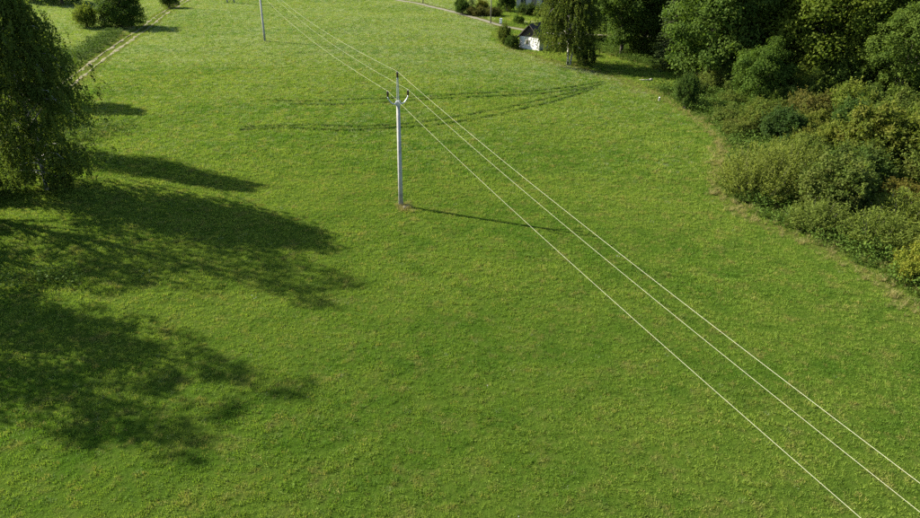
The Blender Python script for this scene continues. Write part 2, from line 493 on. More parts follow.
def scatter(name, x, y, sc, protos, label, cat=None, zoff=0.0, sz=None):
    """one 'stuff' object: prototypes instanced on points by geometry nodes"""
    n = len(x)
    col = bpy.data.collections.new(name + '_kinds')
    for i_, p in enumerate(protos):
        p.name = f'{name}_kind_{chr(97 + i_)}'; col.objects.link(p)
    me = mesh_np(name, np.stack([x, y, hz(x, y) + zoff], -1), attrs={
        'turn': rng.uniform(0, 2 * np.pi, n), 'size': sc, 'height': sc * (1 if sz is None else sz), 'kind_index': rng.integers(0, len(protos), n)})
    o = obj(name, me)
    ng = bpy.data.node_groups.new(name, 'GeometryNodeTree')
    ng.interface.new_socket('Geometry', in_out='INPUT', socket_type='NodeSocketGeometry')
    ng.interface.new_socket('Geometry', in_out='OUTPUT', socket_type='NodeSocketGeometry')
    gi, go = ng.nodes.new('NodeGroupInput'), ng.nodes.new('NodeGroupOutput')
    inst = ng.nodes.new('GeometryNodeInstanceOnPoints'); ci = ng.nodes.new('GeometryNodeCollectionInfo')
    ci.inputs['Collection'].default_value = col; ci.inputs['Separate Children'].default_value = True
    ci.inputs['Reset Children'].default_value = True
    inst.inputs['Pick Instance'].default_value = True
    def named(a, t):
        q = ng.nodes.new('GeometryNodeInputNamedAttribute'); q.data_type = t; q.inputs['Name'].default_value = a
        return q.outputs['Attribute']
    L = ng.links.new
    L(gi.outputs[0], inst.inputs['Points']); L(ci.outputs[0], inst.inputs['Instance'])
    L(named('kind_index', 'INT'), inst.inputs['Instance Index'])
    rot = ng.nodes.new('ShaderNodeCombineXYZ'); L(named('turn', 'FLOAT'), rot.inputs[2]); L(rot.outputs[0], inst.inputs['Rotation'])
    s3 = ng.nodes.new('ShaderNodeCombineXYZ'); a = named('size', 'FLOAT')
    L(a, s3.inputs[0]); L(a, s3.inputs[1]); L(named('height', 'FLOAT'), s3.inputs[2]); L(s3.outputs[0], inst.inputs['Scale'])
    L(inst.outputs[0], go.inputs[0])
    md = o.modifiers.new('scatter', 'NODES'); md.node_group = ng
    return tag(o, label, cat, kind='stuff')

def random_points(density, y0, y1, widen=0.86, pad=9.0):
    """points over the part of the field one can see and a margin round it"""
    n = int(density * (y1 - y0) * 2 * (widen * y1 + pad))
    y = rng.uniform(y0, y1, n); x = rng.uniform(-1, 1, n) * (widen * y1 + pad)
    k = np.abs(x) < widen * y + pad
    return x[k], y[k]

gxs, gys, gsc = [], [], []
for y0, y1, den, s in ((8, 30, 37, .9), (30, 48, 32, 1.05), (48, 75, 17, 1.4), (75, 110, 13, 1.55), (110, 172, 8, 2.0)):
    x, y = random_points(den, y0, y1)
    d_, r_, l_ = zones(x, y)
    keep = rng.uniform(0, 1, len(x)) > np.maximum(np.maximum(d_ * 0.75, r_), l_ * 0.85)
    keep &= dist_poly(x, y, ROAD) > 1.5
    x, y = x[keep], y[keep]
    gxs.append(x); gys.append(y); gsc.append(s * rng.uniform(0.6, 1.3, len(x)) * (1 + 0.16 * vnoise(x, y, 0.3, 3)))
gxs, gys, gsc = map(np.concatenate, (gxs, gys, gsc))
protos = [tuft_object('t', M['blade'], 17, 0.115, 0.13, 0.015, 0.65, 10 + k) for k in range(5)] + \
         [leaf_tuft('t', M['blade'], 18, 0.06, 0.07, 0.036, 30 + k) for k in range(2)]
scatter('meadow_grass', gxs, gys, gsc, protos, 'short bright green grass covering the open meadow', 'grass')

# tussocks: taller lusher clumps that break up the sward
x, y = random_points(1.5, 8, 80); e = right_of_edge(x, y)
k = (e < -1) & (vnoise(x, y, 0.6, 9) + rng.normal(0, .3, len(x)) > 0.12); x, y = x[k], y[k]
scatter('grass_tussocks', x, y, rng.uniform(0.45, 1.15, len(x)), [tuft_object('t', M['blade_dark'], 26, 0.13, 0.13, 0.016, 1.0, 50 + q) for q in range(3)],
        'darker lusher tussocks dotted over the meadow', 'grass')

# flowering stalks, thin near the camera, added thickly further out to brighten the field
x, y = np.concatenate([np.stack(random_points(d__, a__, b__)) for a__, b__, d__ in ((14, 50, 1.2), (50, 85, 8.0), (85, 120, 10.0), (120, 172, 8.0))], axis=1)
e = right_of_edge(x, y); k = (e < -.6) & (dist_poly(x, y, TRACK) > 1.6) & (dist_poly(x, y, ROAD) > 1.2)
k &= rng.uniform(0, 1, len(x)) < np.clip(0.12 + 0.75 * smooth(y, 40, 120) + 0.35 * vnoise(x * .6, y, 0.16, 21), 0, 1)
x, y = x[k], y[k]
scatter('seeding_grass', x, y, rng.uniform(0.6, 1.2, len(x)) * np.interp(y, [20, 60, 120], [.5, .8, 1.2]), [tuft_object('t', M['blade_seed'], 16, 0.20, 0.22, 0.011, 0.7, 200 + q) for q in range(3)],
        'pale flowering grass stalks thickened to brighten the far field', 'grass')

# white clover heads, in small patches
cx_, cy_ = random_points(0.007, 9, 45); px, py = [], []
for a, b in zip(cx_, cy_):
    m_ = rng.integers(1, 5); px.append(a + rng.normal(0, 0.12, m_)); py.append(b + rng.normal(0, 0.12, m_))
px, py = np.concatenate(px), np.concatenate(py); k = right_of_edge(px, py) < 0
def flower(seed):
    mb = MB(); mb.tube([(0, 0, 0), (0, 0, .1)], .002, 3, False)
    mb.tube([(0, 0, .1), (0, 0, .108), (0, 0, .122), (0, 0, .13)], [.006, .017, .017, .006], 6)
    me = mb.mesh('f'); me.materials.append(M['petal']); return bpy.data.objects.new('f', me)
scatter('clover_flowers', px[k], py[k], rng.uniform(0.7, 1.2, k.sum()), [flower(1)], 'tiny white clover heads scattered in the grass', 'flowers')

# wheel ruts: lines of longer, bent dark grass
from math import tan, cos, sin
def G(u, v):
    a, b = u - 460, v - 259; c, s = cos(RAD(.87)), sin(RAD(.87)); p = RAD(27)
    xx, yy = (c * a + s * b) / 680, (-s * a + c * b) / 680
    t = CAM_H / (sin(p) + yy * cos(p)); return xx * t, (cos(p) - yy * sin(p)) * t
ruts = [[(268, 100), (300, 101), (350, 99), (395, 98.5), (430, 97.5), (480, 94.5), (540, 90.5), (580, 85.5), (603, 82)],
        [(290, 104), (340, 104), (380, 103), (430, 100), (500, 97), (540, 93.5), (575, 89.5), (606, 84)],
        [(240, 127), (300, 126), (360, 127), (400, 124), (430, 121), (470, 115), (500, 110.5), (540, 100.5), (570, 93), (592, 87)],
        [(240, 130), (285, 128.5), (330, 130.5), (350, 131), (400, 127), (430, 125.5), (480, 119), (510, 113), (550, 103), (597, 87.5)]]
rx, ry, rs = [], [], []
for line in ruts:
    w = np.array([G(*q) for q in line]); seg = np.r_[0, np.cumsum(np.hypot(*np.diff(w, axis=0).T))]
    n = int(seg[-1] * 15); s = rng.uniform(0, seg[-1], n)
    x, y = np.interp(s, seg, w[:, 0]), np.interp(s, seg, w[:, 1]) + rng.normal(0, 0.06, n)
    k = (vnoise(s, s * 0, 0.7, 77) + rng.normal(0, .35, n)) > -0.45 - 0.4 * (x > 0)
    rx.append(x[k]); ry.append(y[k]); rs.append(rng.uniform(0.7, 1.25, k.sum()))
scatter('wheel_rut_grass', *map(np.concatenate, (rx, ry, rs)), [tuft_object('t', M['blade_rut'], 16, 0.20, 0.07, 0.02, 0.8, 70 + q) for q in range(3)],
        'dark lines of bent longer grass along old wheel ruts', 'grass')

# dry grass along the field margin, the track and round the pole foot
x, y = random_points(9, 8, 115); d_, r_, l_ = zones(x, y)
k = rng.uniform(0, 1, len(x)) < d_ * 0.8; k &= (dist_poly(x, y, TRACK) > 1.3) & (dist_poly(x, y, ROAD) > 1.6)
k &= rng.uniform(0, 1, len(x)) < np.where(y > 78, 0.35, 1)
x, y = np.r_[x[k], -3.75 + rng.normal(0, .32, 34)], np.r_[y[k], 42.6 + rng.normal(0, .3, 34)]
scatter('dry_margin_grass', x, y, rng.uniform(0.6, 1.3, len(x)) * np.where(y > 70, 0.6, 1.0), [tuft_object('t', M['blade_dry'], 20, 0.30, 0.12, 0.014, 0.8, 90 + q) for q in range(3)],
        'straw coloured dry grass along the edge of the field', 'grass')

# rough herbage beyond the edge and in the ditch by the track
x, y = random_points(7, 8, 118); d_, r_, l_ = zones(x, y)
k = rng.uniform(0, 1, len(x)) < np.maximum(r_ * 0.9, 0.25 * l_); x, y = x[k], y[k]
scatter('rough_grass', x, y, rng.uniform(0.6, 1.4, len(x)), [tuft_object('t', M['blade_rough'], 20, 0.38, 0.15, 0.02, 0.9, 120 + q) for q in range(3)] +
        [tuft_object('t', M['blade_dry'], 14, 0.42, 0.15, 0.015, 0.7, 130)], 'tall rough grass between the field edge and the bushes', 'grass')
x, y = random_points(3.6, 8, 112); d_, r_, l_ = zones(x, y); e = right_of_edge(x, y)
k = rng.uniform(0, 1, len(x)) < np.maximum(r_, 0.5 * l_); x, y = x[k], y[k]
x = np.r_[x, -22.9 + rng.normal(0, 1.3, 22)]; y = np.r_[y, 31.4 + rng.normal(0, .8, 22)]
scatter('nettles_and_weeds', x, y, rng.uniform(0.4, 1.5, len(x)), [leaf_tuft('t', M['weed'], 60, 0.75, 0.20, 0.13, 140 + q) for q in range(3)],
        'waist-high leafy weeds and nettles on the rough ground', 'weeds')

# ------------------------------------------------------------------ trees and bushes
def unit(v): return v / (np.linalg.norm(v, axis=-1, keepdims=True) + 1e-9)

def trunk_and_limbs(mb, H, r0, tips, r, lean=0.3, limb_r=0.07, fork=0.35):
    z = np.linspace(-0.3, H * 0.86, 9)
    bx = lean * np.sin(z / H * 2.2 + r.uniform(0, 6)) ; by = lean * np.cos(z / H * 1.9 + r.uniform(0, 6))
    bx -= bx[0]; by -= by[0]
    P = np.stack([bx, by, z], -1)
    R = r0 * (1 - np.linspace(0, 0.9, 9)); R[0] *= 1.35
    mb.tube(P, R, 9)
    for t in tips:
        zs = np.clip(t[2] * r.uniform(0.45, 0.8) - 0.2, H * 0.10, H * 0.8)
        a = np.array([np.interp(zs, z, bx), np.interp(zs, z, by), zs])
        m1 = a + (t - a) * 0.5 + np.array([0, 0, 0.10 * np.linalg.norm(t - a)])
        rr = max(0.03, limb_r * (1 - zs / H) + 0.02)
        mb.tube([a, m1, t], [rr, rr * 0.6, rr * 0.2], 5, False)

def broadleaf(name, H, R, zb, seed, leaf=0.29, lobes=95, subs=34, per=12, squash=1.0, r0=0.28, open_=0.0, lobe_f=(0.13, 0.29)):
    """crown of leafy lobes, each lobe a shell of small clumps of leaves"""
    r = np.random.default_rng(seed)
    cz, rz = (H + zb) / 2, (H - zb) / 2
    d = unit(r.normal(0, 1, (lobes, 3))); d[:, 2] = d[:, 2] * 0.9 + 0.05; d = unit(d)
    f = (r.uniform(0.40, 0.95, lobes) ** 0.8)[:, None]
    cen = d * f * np.array([R, R, rz * squash]) ; cen[:, 2] += cz
    # narrower towards the top
    k = 1 - 0.38 * np.clip((cen[:, 2] - cz) / rz, 0, 1); cen[:, 0] *= k; cen[:, 1] *= k
    lr = R * r.uniform(*lobe_f, lobes)
    sd = unit(r.normal(0, 1, (lobes, subs, 3)) + d[:, None] * 0.55 + np.array([0, 0, 0.35]))
    sc = cen[:, None] + sd * (lr[:, None, None] * r.uniform(0.72, 1.08, (lobes, subs, 1))) * np.array([1, 1, 0.85])
    sc = sc.reshape(-1, 3); so = sd.reshape(-1, 3)
    lt = np.repeat(r.uniform(0, 1, lobes), subs)
    # drop clumps buried inside other lobes
    dd = np.linalg.norm(sc[:, None] - cen[None], axis=2) / lr[None]
    inside = (dd < 0.62).sum(1) > 0
    keep = ~inside & (sc[:, 2] > max(0.25, zb * 0.55))
    if open_ > 0: keep &= r.uniform(0, 1, len(sc)) > open_
    sc, so, lt = sc[keep], so[keep], lt[keep]
    n = len(sc)
    sig = R * 0.052 + 0.06
    P = sc[:, None] + r.normal(0, sig, (n, per, 3)) * np.array([1, 1, 0.7])
    nr = so[:, None] * 0.75 + np.array([0, 0, 0.45]) + r.normal(0, 0.55, (n, per, 3))
    st = r.normal(0, 0.14, (n, 1)); tint = np.clip(0.25 + 0.5 * lt[:, None] + st + r.normal(0, 0.16, (n, per)), 0, 1)
    # sparse inner leaves so that the crown is not hollow
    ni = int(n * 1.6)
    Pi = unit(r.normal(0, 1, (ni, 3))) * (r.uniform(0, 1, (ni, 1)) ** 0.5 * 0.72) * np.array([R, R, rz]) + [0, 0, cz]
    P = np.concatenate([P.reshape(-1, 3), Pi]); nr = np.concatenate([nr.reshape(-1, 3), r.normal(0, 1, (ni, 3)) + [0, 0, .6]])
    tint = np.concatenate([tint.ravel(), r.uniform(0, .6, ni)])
    crown = leaves_mesh(name + '_crown', P, nr, leaf, leaf * 0.68, tint, r)
    mb = MB()
    trunk_and_limbs(mb, H, r0, cen[r.permutation(lobes)[:min(lobes, 22)]], r, 0.25, r0 * 0.45)
    return crown, mb.mesh(name + '_trunk', True)

def birch(name, H, R, seed, strands=1500, leaf=0.11, zlow=1.4, r0=0.17, per=30, twin=False, h0f=0.16, low=1.0, taper=0.18, hang=1.0):
    """weeping birch: limbs that rise and droop into hanging curtains of small leaves"""
    r = np.random.default_rng(seed); mb = MB()
    z = np.linspace(-0.3, H * 0.95, 12)
    bx = 0.35 * np.sin(z * 0.21 + r.uniform(0, 6)); by = 0.35 * np.cos(z * 0.17 + r.uniform(0, 6)); bx -= bx[0]; by -= by[0]
    mb.tube(np.stack([bx, by, z], -1), r0 * (1 - np.linspace(0, 0.93, 12)), 9)
    if twin:
        mb.tube(np.stack([bx + 0.35 + 0.11 * z, by - 0.02 * z, z * 0.9], -1), r0 * 0.8 * (1 - np.linspace(0, 0.93, 12)), 8)
    tips, dirs, sizes = [], [], []
    nl = 88
    for q in range(nl):
        h0 = H * (h0f + (0.94 - h0f) * (q + r.uniform(0, 1)) / nl)
        f = (h0 / H - h0f) / (0.94 - h0f)
        env = R * (0.98 - 0.80 * max(0, f - taper) ** 1.25) * r.uniform(0.55, 1.08) * (low + (1 - low) * min(1.0, f / 0.3))
        a = q * 2.39996 + r.normal(0, 0.3)
        up = (0.9 - 0.5 * f) * env * 0.75 * min(1.0, 0.12 + 3.2 * f)
        b0 = np.array([np.interp(h0, z, bx), np.interp(h0, z, by), h0])
        dv = np.array([math.cos(a), math.sin(a), 0])
        pts = [b0, b0 + dv * env * .45 + [0, 0, up * .7], b0 + dv * env * .82 + [0, 0, up * .75], b0 + dv * env + [0, 0, up * .45]]
        rr = 0.05 * (1 - f) + 0.014
        mb.tube(pts, [rr, rr * .65, rr * .35, rr * .1], 5, False)
        tips.append(np.array(pts)); dirs.append(dv); sizes.append(env)
    P, NR, AX, T = [], [], [], []
    each = strands // nl
    for q in range(nl):
        pts = tips[q]; dv = dirs[q]; lt = r.uniform(0, 1)
        for s_ in range(each):
            u = r.uniform(0.25, 1.0) * 3; i0 = min(2, int(u)); c = pts[i0] + (pts[i0 + 1] - pts[i0]) * (u - i0)
            spread = 0.22 + 0.16 * sizes[q]
            c = c + np.array([r.normal(0, spread), r.normal(0, spread), r.normal(0.1, 0.30)])
            drop = min(c[2] - zlow * r.uniform(0.5, 1.6), r.uniform(0.5, 3.0) * hang * (0.5 + 0.5 * u / 3))
            if drop < 0.3: drop = 0.3
            t = np.sort(r.uniform(0, 1, per)); sw = r.normal(0, 0.12, 2)
            L = np.stack([c[0] + dv[0] * .25 * t ** .5 + sw[0] * t, c[1] + dv[1] * .25 * t ** .5 + sw[1] * t, c[2] - drop * t ** 1.25], -1)
            P.append(L + r.normal(0, 0.055, (per, 3)))
            T.append(np.clip(0.2 + 0.5 * lt + r.normal(0, .2, per), 0, 1))
    P = np.concatenate(P); T = np.concatenate(T); n = len(P)
    nr = r.normal(0, 1, (n, 3)) * [1, 1, .7]; ax = np.tile([0, 0, -1.0], (n, 1)) + r.normal(0, .45, (n, 3))
    return leaves_mesh(name + '_crown', P, nr, leaf, leaf * 0.72, T, r, ax), mb.mesh(name + '_trunk', True)

def spruce(name, H, R, seed, r0=0.22):
    r = np.random.default_rng(seed); mb = MB()
    mb.tube([(0, 0, -.3), (0.03, 0, H * .5), (0, 0.02, H)], [r0, r0 * .55, .02], 8)
    P, AX, NR, T = [], [], [], []
    z = H * 0.06
    while z < H * 0.98:
        f = z / H; nb = int(7 + 5 * (1 - f)); L0 = R * (1 - f) ** 0.85 + 0.12
        for b in range(nb):
            a = r.uniform(0, 6.283); L = L0 * r.uniform(0.7, 1.1); d = np.array([math.cos(a), math.sin(a), 0.0]); sd = np.array([-d[1], d[0], 0])
            m_ = int(10 + 22 * L / R); t = r.uniform(0.12, 1, m_)
            c = np.outer(t * L, d) + np.stack([t * 0, t * 0, z - 0.42 * L * t + 0.16 * L * t ** 3 + r.normal(0, .04, m_)], -1)
            side = r.normal(0, 1, m_) * 0.22 * L * (1.05 - t)
            c = c + side[:, None] * sd; c[:, 2] -= np.abs(side) * .35
            P.append(c); AX.append(d * .7 + np.sign(side)[:, None] * sd * .6 + np.array([0, 0, -.35])); NR.append(r.normal(0, .35, (m_, 3)) + [0, 0, 1.0])
            T.append(np.full(m_, r.uniform(0, 1)) * .6 + .4 * t)
            if b % 2 == 0: mb.tube([(0, 0, z), d * L * .6 + [0, 0, z - .2 * L]], [.025, .008], 4, False)
        z += 0.30 + 0.18 * (1 - f)
    P, AX, NR, T = map(np.concatenate, (P, AX, NR, T))
    return leaves_mesh(name + '_crown', P, NR, 0.42, 0.17, T, r, AX), mb.mesh(name + '_trunk', True)

def shrub(name, H, R, seed, leaf=0.15, lobes=44, subs=26, per=11):
    """bush: leafy lobes down to the ground on several stems"""
    r = np.random.default_rng(seed)
    a = r.uniform(0, 6.283, lobes); rad = R * np.sqrt(r.uniform(0, 1, lobes)) * 0.78
    top = H * np.sqrt(np.clip(1 - (rad / R) ** 2, 0.05, 1)) * r.uniform(0.55, 1.0, lobes)
    lr = R * r.uniform(0.13, 0.27, lobes)
    cen = np.stack([np.cos(a) * rad, np.sin(a) * rad, np.maximum(top - lr * .8, lr * .35) * r.uniform(0.45, 1, lobes) ** .5], -1)
    sd = unit(r.normal(0, 1, (lobes, subs, 3)) + np.array([0, 0, .4]))
    sc = (cen[:, None] + sd * lr[:, None, None] * r.uniform(.6, 1.2, (lobes, subs, 1))).reshape(-1, 3); so = sd.reshape(-1, 3)
    lt = np.repeat(r.uniform(0, 1, lobes), subs)
    dd = np.linalg.norm(sc[:, None] - cen[None], axis=2) / lr[None]
    keep = ((dd < 0.55).sum(1) == 0) & (sc[:, 2] > 0.02); sc, so, lt = sc[keep], so[keep], lt[keep]; n = len(sc)
    P = sc[:, None] + r.normal(0, 0.075 + 0.012 * R, (n, per, 3))
    nr = so[:, None] * .6 + np.array([0, 0, .4]) + r.normal(0, .6, (n, per, 3))
    T = np.clip(.22 + .5 * lt[:, None] + r.normal(0, .14, (n, 1)) + r.normal(0, .16, (n, per)), 0, 1)
    # shoots that break the outline
    ns, pl = 70, 14
    c0 = cen[r.integers(0, lobes, ns)]; dr = unit(c0 * [1, 1, .4] + r.normal(0, .5, (ns, 3)) * R * .4 + [0, 0, R * .9])
    sl = r.uniform(.35, .95, (ns, 1, 1)) * (H / 3.2); ts = r.uniform(.1, 1, (ns, pl, 1))
    Ps = c0[:, None] + dr[:, None] * (R * .16 + sl * ts) + r.normal(0, .05, (ns, pl, 3))
    P = np.concatenate([P.reshape(-1, 3), Ps.reshape(-1, 3)]); nr = np.concatenate([nr.reshape(-1, 3), r.normal(0, 1, (ns * pl, 3))])
    T = np.r_[T.ravel(), r.uniform(.4, 1, ns * pl)]
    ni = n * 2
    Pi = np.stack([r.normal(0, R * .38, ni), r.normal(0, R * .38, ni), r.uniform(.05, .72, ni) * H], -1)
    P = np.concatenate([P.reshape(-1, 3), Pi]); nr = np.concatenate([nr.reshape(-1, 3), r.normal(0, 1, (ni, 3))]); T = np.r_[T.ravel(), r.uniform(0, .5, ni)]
    P[:, 2] = np.maximum(P[:, 2], 0.03)
    mb = MB()
    for c in cen[:14]:
        b0 = np.array([r.normal(0, .15), r.normal(0, .15), -.15])
        mb.tube([b0, b0 + (c - b0) * [.35, .35, .6], c], [.045, .03, .01], 5, False)
    return leaves_mesh(name + '_foliage', P, nr, leaf, leaf * .6, T, r), mb.mesh(name + '_stems', True)

def willow_shrub(name, H, R, seed, stems=420, per=36):
    """sallow: a fan of many upright shoots with narrow leaves"""
    r = np.random.default_rng(seed); P, AX, T = [], [], []; mb = MB()
    for s_ in range(stems):
        a = r.uniform(0, 6.283); q = math.sqrt(r.uniform()); lean = q * R
        base = np.array([math.cos(a) * lean * .30, math.sin(a) * lean * .30, 0]); h = H * math.sqrt(max(.06, 1 - (q * .96) ** 2)) * r.uniform(.62, 1.05)
        tip = np.array([math.cos(a) * lean, math.sin(a) * lean, h]) + r.normal(0, .12, 3)
        t = r.uniform(0.12, 1, per) ** .62; bend = np.array([math.cos(a), math.sin(a), 0]) * R * .10 * q
        L = base + np.outer(t, tip - base) + np.outer(np.sin(t * 3.14), bend) + r.normal(0, .065, (per, 3))
        P.append(L); AX.append(np.tile(unit(tip - base) + [0, 0, .2], (per, 1)) + r.normal(0, .45, (per, 3)))
        T.append(np.clip(.35 + .3 * t * r.uniform(.4, 1.4) + r.normal(0, .15, per), 0, 1))
        if s_ % 14 == 0: mb.tube([base - [0, 0, .15], base + (tip - base) * .5 + bend, tip], [.035, .02, .006], 5, False)
    P, AX, T = map(np.concatenate, (P, AX, T)); P[:, 2] = np.maximum(P[:, 2], .03)
    return leaves_mesh(name + '_foliage', P, r.normal(0, 1, (len(P), 3)), .17, .055, T, r, AX), mb.mesh(name + '_stems', True)

KIND = {
    'oak_a': (broadleaf('oak_a', 17, 5.9, .2, 1), 'leaf', 'bark'),
    'oak_b': (broadleaf('oak_b', 16, 5.2, .2, 2, lobes=85), 'leaf', 'bark'),
    'oak_c': (broadleaf('oak_c', 18, 5.4, .2, 3, lobes=105), 'leaf', 'bark'),
    'lime': (broadleaf('lime', 14, 4.6, 1.6, 4, leaf=.27, lobes=80), 'leaf', 'bark'),
    'round': (broadleaf('round', 6.6, 3.0, -.2, 5, leaf=.18, lobes=70, per=11, r0=.16), 'leaf', 'bark'),
    'slim': (broadleaf('slim', 20, 4.2, 3.0, 6, leaf=.24, lobes=90, open_=.12), 'leaf', 'bark'),
    'ash': (broadleaf('ash', 17, 3.5, 2.2, 8, leaf=.22, lobes=50, subs=30, per=10, open_=.45, lobe_f=(.16, .34)), 'leaf', 'bark'),
    'birch_a': (birch('birch_a', 17, 4.9, 11, strands=4400, leaf=.15, zlow=.25, per=26, h0f=.05, low=.5, taper=.16, hang=.65), 'birch_leaf', 'birch_bark'),
    'birch_b': (birch('birch_b', 12.5, 4.0, 12, strands=3000, leaf=.17, zlow=.5, taper=.42, hang=.7, per=28, twin=True), 'birch_leaf', 'birch_bark'),
    'spruce': (spruce('spruce', 17, 3.2, 21), 'needle', 'bark'),
    'shrub_a': (shrub('shrub_a', 3.2, 2.2, 31), 'shrub_leaf', 'bark'),
    'shrub_b': (shrub('shrub_b', 2.8, 2.0, 32, leaf=.14, lobes=38), 'shrub_leaf', 'bark'),
    'shrub_c': (shrub('shrub_c', 4.2, 2.4, 33, leaf=.17, lobes=50), 'shrub_leaf', 'bark'),
    'willow': (willow_shrub('willow', 3.7, 2.9, 41), 'willow_leaf', 'bark'),
    'willow_b': (willow_shrub('willow_b', 2.6, 2.2, 42, 300, 32), 'willow_leaf', 'bark'),
}
SHRUBS = ('shrub_a', 'shrub_b', 'shrub_c', 'willow', 'willow_b')

def plant(kind, x, y, label, name, cat='tree', sc=1.0, sz=None, rz=0.0, col=(1, 1, 1), group=None, sink=0.0):
    (crown, trunk), lm, bm_ = KIND[kind]
    e = empty(name, (x, y, float(hz(x, y)) - sink), rz); e.scale = (sc, sc, sc if sz is None else sz)
    tag(e, label, cat, group)
    sh = kind in SHRUBS
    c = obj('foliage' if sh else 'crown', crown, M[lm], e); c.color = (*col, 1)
    obj('stems' if sh else 'trunk', trunk, M[bm_], e)
    return e

# left side: the birches along the field and those just outside the frame whose shadows lie across it
plant('birch_a', -29.0, 44.4, 'big dark weeping birch filling the upper left corner', 'birch_tree', sc=.86, sz=.90, rz=0.4, col=(.88, .95, .85))
plant('birch_a', -33.6, 52.8, 'smaller birch right behind the big weeping birch at left', 'birch_tree', sc=.5, sz=.81, rz=2.0, col=(.85, .9, .85))
plant('ash', -33.6, 40.8, 'tall tree outside the left edge casting the longest shadow', 'leafy_tree', sc=1.0, sz=1.22, rz=3.3)
plant('ash', -32.3, 32.1, 'tree outside the left edge shading the grass below the nettles', 'leafy_tree', sc=.62, sz=.82, rz=4.4)
plant('ash', -32.0, 36.0, 'short unseen tree added outside the left edge to shade the gap above the nettles', 'leafy_tree', sc=.6, sz=.62, rz=.7)  # unseen tree put in to close the lit gap at the left
plant('ash', -31.3, 28.0, 'broad tree outside the left edge casting the lowest shadow', 'leafy_tree', sc=1.0, sz=.98, rz=5.2)
plant('ash', -30.3, 30.9, 'slim tree outside the left edge casting the lowest long shadow tip', 'leafy_tree', sc=.66, sz=1.02, rz=1.2)
for x_, y_, l_ in ((-33.6, 43.4, 'unseen bush added for shade outside the left edge beside the big birch'), (-32.4, 38.0, 'unseen bush added for shade outside the left edge under the tall tree'), (-30.6, 34.6, 'unseen bush added for shade outside the left edge near the nettles')):
    plant('shrub_c', x_, y_, l_, 'bush', 'bush', sc=.9, rz=x_)  # unseen bushes, added so the ground at the left edge lies shaded
plant('lime', -42.5, 69.0, 'small tree behind the birches casting the small upper shadow', 'leafy_tree', sc=.5, sz=.57, rz=1.0)
plant('lime', -43.6, 64.0, 'small tree behind the birches casting the second small shadow', 'leafy_tree', sc=.5, sz=.5, rz=2.5)
plant('round', -57.2, 119.0, 'dark spreading tree beside the farm track at top left', 'leafy_tree', sc=1.3, sz=1.25, rz=.5, col=(.75, .85, .7), sink=.9)
plant('shrub_c', -62.2, 117.2, 'bush tinted yellowish for the sunlit left side of the dark tree by the track', 'bush', 'bush', sc=.95, rz=1.2, col=(1.5, 1.5, .9))  # bright tint paints the sunlit flank of the neighbouring tree
plant('shrub_c', -58.6, 143, 'small round bush at the top edge beside the track', 'bush', 'bush', sc=.85, rz=2.2, col=(.9, 1, .8))
plant('round', -82, 147, 'tree tinted dark for the shaded wood side at the very top left behind the birch', 'leafy_tree', sc=1.8, rz=3.2, col=(.5, .6, .6))  # dark bluish tint paints the shade of the wood side
plant('round', -91, 152, 'tree crown tinted dark for shade, cut by the top edge above the birch', 'leafy_tree', sc=1.7, rz=.2, col=(.5, .6, .6))  # same painted shade as the tree before it

# the far birch, the trees round the lawn and the wood
plant('birch_b', 13.8, 91.8, 'weeping birch with two stems standing beside the white cottage', 'birch_tree', rz=.2, col=(1.02, 1.0, .9))
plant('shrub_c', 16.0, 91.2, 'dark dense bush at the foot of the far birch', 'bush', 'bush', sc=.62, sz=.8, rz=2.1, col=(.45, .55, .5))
plant('shrub_a', 16.6, 99.5, 'low green bush behind the far birch by the lawn', 'bush', 'bush', sc=.62, sz=.8, rz=.6, col=(.7, .9, .7))
plant('lime', 22.6, 100.0, 'leafy tree with low branches at the back of the lawn', 'leafy_tree', sc=.95, sz=1.05, rz=.9, col=(.88, .98, .92))
plant('spruce', 26.8, 90.5, 'dark narrow conifer between two leafy trees behind the lawn', 'conifer', sc=.9, rz=.3)
plant('oak_b', 29.2, 82.5, 'large mid green tree at the left front of the wood', 'leafy_tree', sc=1.1, rz=2.6, col=(.92, 1.02, .9))
plant('oak_c', 35.0, 88.0, 'dark tree set back between the two brightest trees', 'leafy_tree', rz=1.5, col=(.72, .84, .8))
plant('oak_a', 40.0, 79.0, 'broad yellow green tree in the middle of the wood', 'leafy_tree', sc=1.12, rz=.7, col=(1.32, 1.22, .8))
plant('round', 31.7, 73.4, 'low rounded dark green tree before the broad bright one', 'leafy_tree', rz=1.9, col=(.82, .95, .75))
plant('oak_c', 47.4, 82.0, 'tall grey green tree right of the broad bright one', 'leafy_tree', sc=1.1, rz=4.0, col=(.95, 1.02, .95))
plant('oak_b', 51.0, 72.5, 'tall tree with loose crown at the right edge', 'leafy_tree', rz=5.4, col=(1.08, 1.05, .8))
plant('spruce', 49.5, 66.0, 'dark conifer at the right edge of the wood', 'conifer', sc=.95, rz=2.3)
plant('lime', 44.5, 70.2, 'shorter green tree behind the yellow brown bushes', 'leafy_tree', sc=.78, rz=3.0, col=(1.0, 1.05, .85))
plant('oak_b', 35.6, 82.0, 'green tree filling the gap left of the broad bright one', 'leafy_tree', sc=.9, rz=3.7, col=(1.0, 1.05, .85))
plant('oak_c', 44.0, 76.0, 'green tree filling the gap right of the broad bright one', 'leafy_tree', sc=.82, rz=.4, col=(1.12, 1.12, .8))
